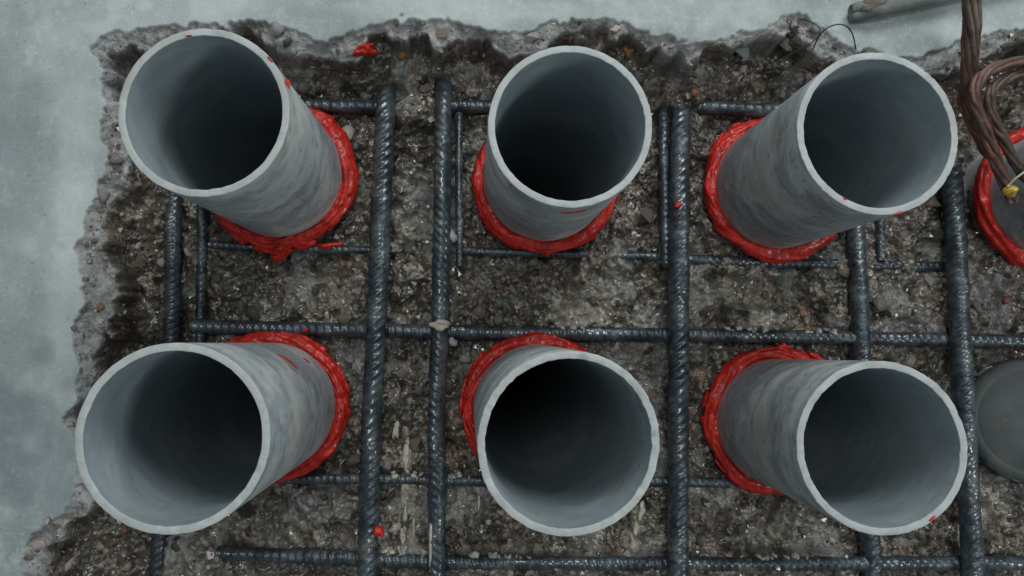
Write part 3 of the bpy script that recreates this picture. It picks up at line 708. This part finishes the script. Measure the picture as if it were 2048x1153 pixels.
# sealant lumps
tag(lump('sealant_lump', ground_hit(730, 105) + Vector((0, 0, .003)), 44 * U, 22 * U, .006, M_RED, 501, 0.35, jag=.6), 'bright red sealant lump on the broken edge near the top', 'sealant')
tag(lump('sealant_lump', at(1355, 410, ZV + .008), 16 * U, 15 * U, .004, M_RED, 503), 'tiny red sealant dab on the thick bar right of the upper middle pipe', 'sealant')
tag(lump('sealant_lump', at(754, 1064, ZV + .008), 20 * U, 28 * U, .004, M_RED, 505, 0.4, jag=.6), 'small red sealant dab on the thick left bar near the bottom', 'sealant')
tag(lump('sealant_lump', at(612, 661, ZH + .005), 16 * U, 9 * U, .003, M_RED, 507, 0.2), 'tiny red dab on the long horizontal bar above the lower left pipe', 'sealant')
# ragged tail of the top left collar
tl = next(o for o in bpy.data.objects if o.get('label', '').startswith('grey pipe at top left'))
def child_world(o, root):
    o.parent = root; o.matrix_parent_inverse = root.matrix_world.inverted()
bpy.context.view_layer.update()
for i, (px, py, L, W, T, rot) in enumerate([(556, 492, 70, 36, .009, 0.2), (562, 512, 44, 24, .007, 0.5), (600, 488, 60, 20, .007, 0.1), (655, 492, 46, 12, .004, 0.1), (500, 474, 60, 20, .007, -0.5)]):
    child_world(lump('sealant_tail', at(px, py, ZH2 + .009), L * U, W * U, T, M_RED, 520 + i, rot, jag=.55), tl)
# mortar crumbs lying on the bars
tag(lump('mortar_crumb', at(880, 651, ZV + .0085), 40 * U, 22 * U, .005, M_CREAM, 540, -0.1, jag=.3), 'pale mortar crumb on the right bar of the pair where the long horizontal bar crosses', 'mortar crumb')
tag(lump('mortar_crumb', at(905, 684, ZH + .004), 18 * U, 20 * U, .004, M_MORTAR, 541), 'small grey mortar crumb beside the crossing left of the lower middle pipe', 'mortar crumb')
tag(lump('mortar_crumb', ground_hit(793, 858) + Vector((0, 0, .003)), 44 * U, 15 * U, .005, M_CREAM, 542, 1.5, jag=.3), 'elongated cream mortar dribble between the pair of thick bars', 'mortar crumb')
tag(lump('mortar_crumb', at(905, 474, ZV - .004), 20 * U, 24 * U, .006, M_MORTAR, 543), 'grey mortar crumb stuck between thick and thin bars left of the upper middle pipe', 'mortar crumb')
# pale dribbles that dried on the broken surface: parts of the slab
def dribble(pts, wpx, seed, lift=0.0015):
    for i, (px, py, L, rot) in enumerate(pts):
        lump('mortar_dribble', ground_hit(px, py) + Vector((0, 0, lift)), L * U, wpx * U * random.uniform(.7, 1.3), .0028, M_CREAM, seed + i, rot, slab, jag=.5)
dribble([(816, 880, 46, 1.5), (812, 915, 50, 1.6), (809, 990, 60, 1.55), (811, 1035, 56, 1.5), (806, 1068, 40, 1.6)], 12, 560)
dribble([(1282, 1020, 36, 1.4), (1272, 1050, 44, 1.35), (1264, 1085, 44, 1.5)], 12, 580)
dribble([(957, 1000, 50, 1.5), (828, 1050, 60, 1.55)], 7, 590)
rd = random.Random(5)
for i, (px, py, L, W) in enumerate([(810, 948, 70, 10), (925, 950, 50, 10), (812, 1100, 80, 14), (1150, 654, 100, 12), (1500, 660, 90, 10), (1000, 1112, 120, 8), (1560, 1114, 110, 8), (1640, 666, 60, 8)]):
    for q in range(int(L / 9)):
        sz = rd.uniform(7, 17)
        lump('mortar_deposit', at(px + rd.uniform(-.5, .5) * L, py + rd.uniform(-.5, .5) * W, ZH + rd.uniform(.0005, .003)), sz * U, sz * U * rd.uniform(.5, .9), .0035, M_MORTAR if rd.random() < .6 else M_CREAM, 900 + i * 20 + q, rd.uniform(0, 3), slab, jag=.5)
tag(lump('mortar_crumb', at(861, 1090, ZV + .002), 110 * U, 12 * U, .005, M_CREAM, 630, 1.55, jag=.4), 'long cream mortar streak down the left flank of a thick bar near the bottom', 'mortar crumb')

# ------------------------------------------------------------------ cables, tie, stick and wires at the top right
def strands(root, pts, rad, n, r_str, turns, mats, seed):
    C = catmull([tuple(at(*p)) for p in pts], 0.0022); T, N, B = frames(C, (0.2, 0.3, 1))
    s = np.linspace(0, 1, len(C))[:, None]
    for i in range(n):
        ang = 2 * math.pi * (i / n + turns * s); rr = rad if n > 1 else 0
        Ci = C + rr * (np.cos(ang) * B + np.sin(ang) * N)
        m = mats[i % len(mats)]
        Ci = Ci + 0.0009 * np.stack([noise3(s[:, 0] * 14, i * 7.1, q * 3.0, seed + 60) for q in range(3)], -1)
        link('strand', sweep('strand', Ci, lambda a, b: r_str * (1 + 0.16 * noise3(a * 260, b * 2, 0.0, seed + i)), 10, (0.2, 0.3, 1)), m, root)
def empty_thing(name, p, label, cat):
    e = bpy.data.objects.new(name, None); COL.objects.link(e); e.empty_display_size = 0.02
    return tag(e, label, cat)
c1_ = empty_thing('twisted_cable', None, 'rusty brown stranded cable hanging down from the top edge', 'cable')
strands(c1_, [(1948, -60, .09), (1944, 20, .075), (1942, 90, .06), (1938, 150, .045), (1936, 200, .03), (1946, 240, .018), (1966, 275, .0), (1985, 310, -.02)], 0.0042, 7, 0.0026, 0.9, [M_CABLE, M_CABLE, M_ORANGE_STRAND, M_CABLE, M_CABLE_RED], 701)
c2_ = empty_thing('looped_cable', None, 'reddish brown cable pair looping in from the right edge to the yellow tie', 'cable')
strands(c2_, [(2130, 118, .06), (2060, 122, .062), (2000, 132, .066), (1962, 156, .068), (1948, 196, .066), (1964, 246, .06), (1988, 312, .05), (2012, 368, .04), (2026, 400, .034)], 0.0026, 5, 0.0022, 1.4, [M_CABLE_RED, M_CABLE, M_CABLE_RED], 711)
strands(c2_, [(2130, 142, .055), (2060, 146, .057), (2010, 160, .06), (1984, 184, .06), (1982, 222, .056), (2002, 270, .05), (2026, 318, .042), (2050, 352, .036), (2080, 380, .03)], 0.0024, 5, 0.0021, 1.4, [M_CABLE], 721)
def tubes(name, pts, r, mat, parent=None, ds=0.002):
    C = catmull([tuple(at(*p)) for p in pts], ds)
    return link(name, sweep(name, C, lambda a, b: r + 0 * a * b, 8, (0.13, 0.31, 0.94)), mat, parent)
tie = empty_thing('wire_tie', None, 'yellow tie with a thin pale wire at the end of the looped cables', 'tie')
lump('knot', at(2018, 384, .046), 24 * U, 20 * U, .006, M_YELLOW, 731, .4, tie, jag=.5)
tubes('wire_tail', [(2016, 372, .05), (2030, 358, .055), (2046, 346, .058), (2075, 325, .06)], 0.0009, M_PALEWIRE, tie)
# stick lying on the slab
st = empty_thing('round_stick', None, 'grey rounded stick with a slanting brown end lying on the slab at the top', 'stick')
a_ = at(1704, 26, .010); b_ = at(1960, -30, .010); dirv = (b_ - a_).normalized()
Cst = np.linspace(np.array(a_), np.array(b_ + dirv * .12), 60)
def stick_r(s, th): return 0.0080 * (0.86 + 0.14 * sstep(0, 0.004, s)) - 0.0074 * sstep(0.022, 0.0, s) * np.clip(np.sin(th + 0.5), 0, 1) + 0.00025 * noise3(s * 90, th * 2, 0.0, 5)
link('shaft', sweep('shaft', Cst, stick_r, 28), M_STICK, st)
V, Q = splat(.026, .011, .002, 741)
o = link('cut_face', mesh_np('cut_face', V, Q), M_STICK_END, st, a_ + dirv * .012 + Vector((-0.001, 0.002, .0040)))
o.rotation_euler = (0.0, -0.36, math.atan2(dirv.y, dirv.x))
w1 = tubes('loose_wire', [(1560, 120, -.01), (1600, 98, .0), (1630, 80, .008), (1640, 58, .012), (1618, 42, .008), (1596, 38, .002)], 0.0005, M_WIRE)
tag(w1, 'thin dark wire arching over the broken edge left of the upper right pipe', 'wire')
w2 = tubes('loose_wire', [(1625, 100, -.004), (1640, 70, .006), (1662, 52, .012), (1688, 50, .014), (1704, 66, .01), (1712, 98, .0)], 0.0006, M_WIRE)
tag(w2, 'thin dark wire loop on the slab under the end of the grey stick', 'wire')
bpy.context.view_layer.update()
# origins: every thing's origin sits at the thing itself
def rebase(o, p):
    o.location = p
    for c in o.children: c.matrix_parent_inverse = Matrix.Translation(-Vector(p))
rebase(c1_, at(1936, 200, .03)); rebase(c2_, at(1948, 196, .066)); rebase(tie, at(2018, 384, .046)); rebase(st, a_)
for o in list(bpy.data.objects):
    if o.type == 'MESH' and o.parent is None and o.name.split('.')[0] in ('reinforcing_bar', 'loose_wire'):
        n_ = len(o.data.vertices); co = np.empty(n_ * 3, np.float32); o.data.vertices.foreach_get('co', co); co = co.reshape(-1, 3)
        m_ = co.mean(0); o.data.vertices.foreach_set('co', (co - m_).ravel()); o.data.update(); o.location = Vector([float(v) for v in m_])
bpy.context.view_layer.update()
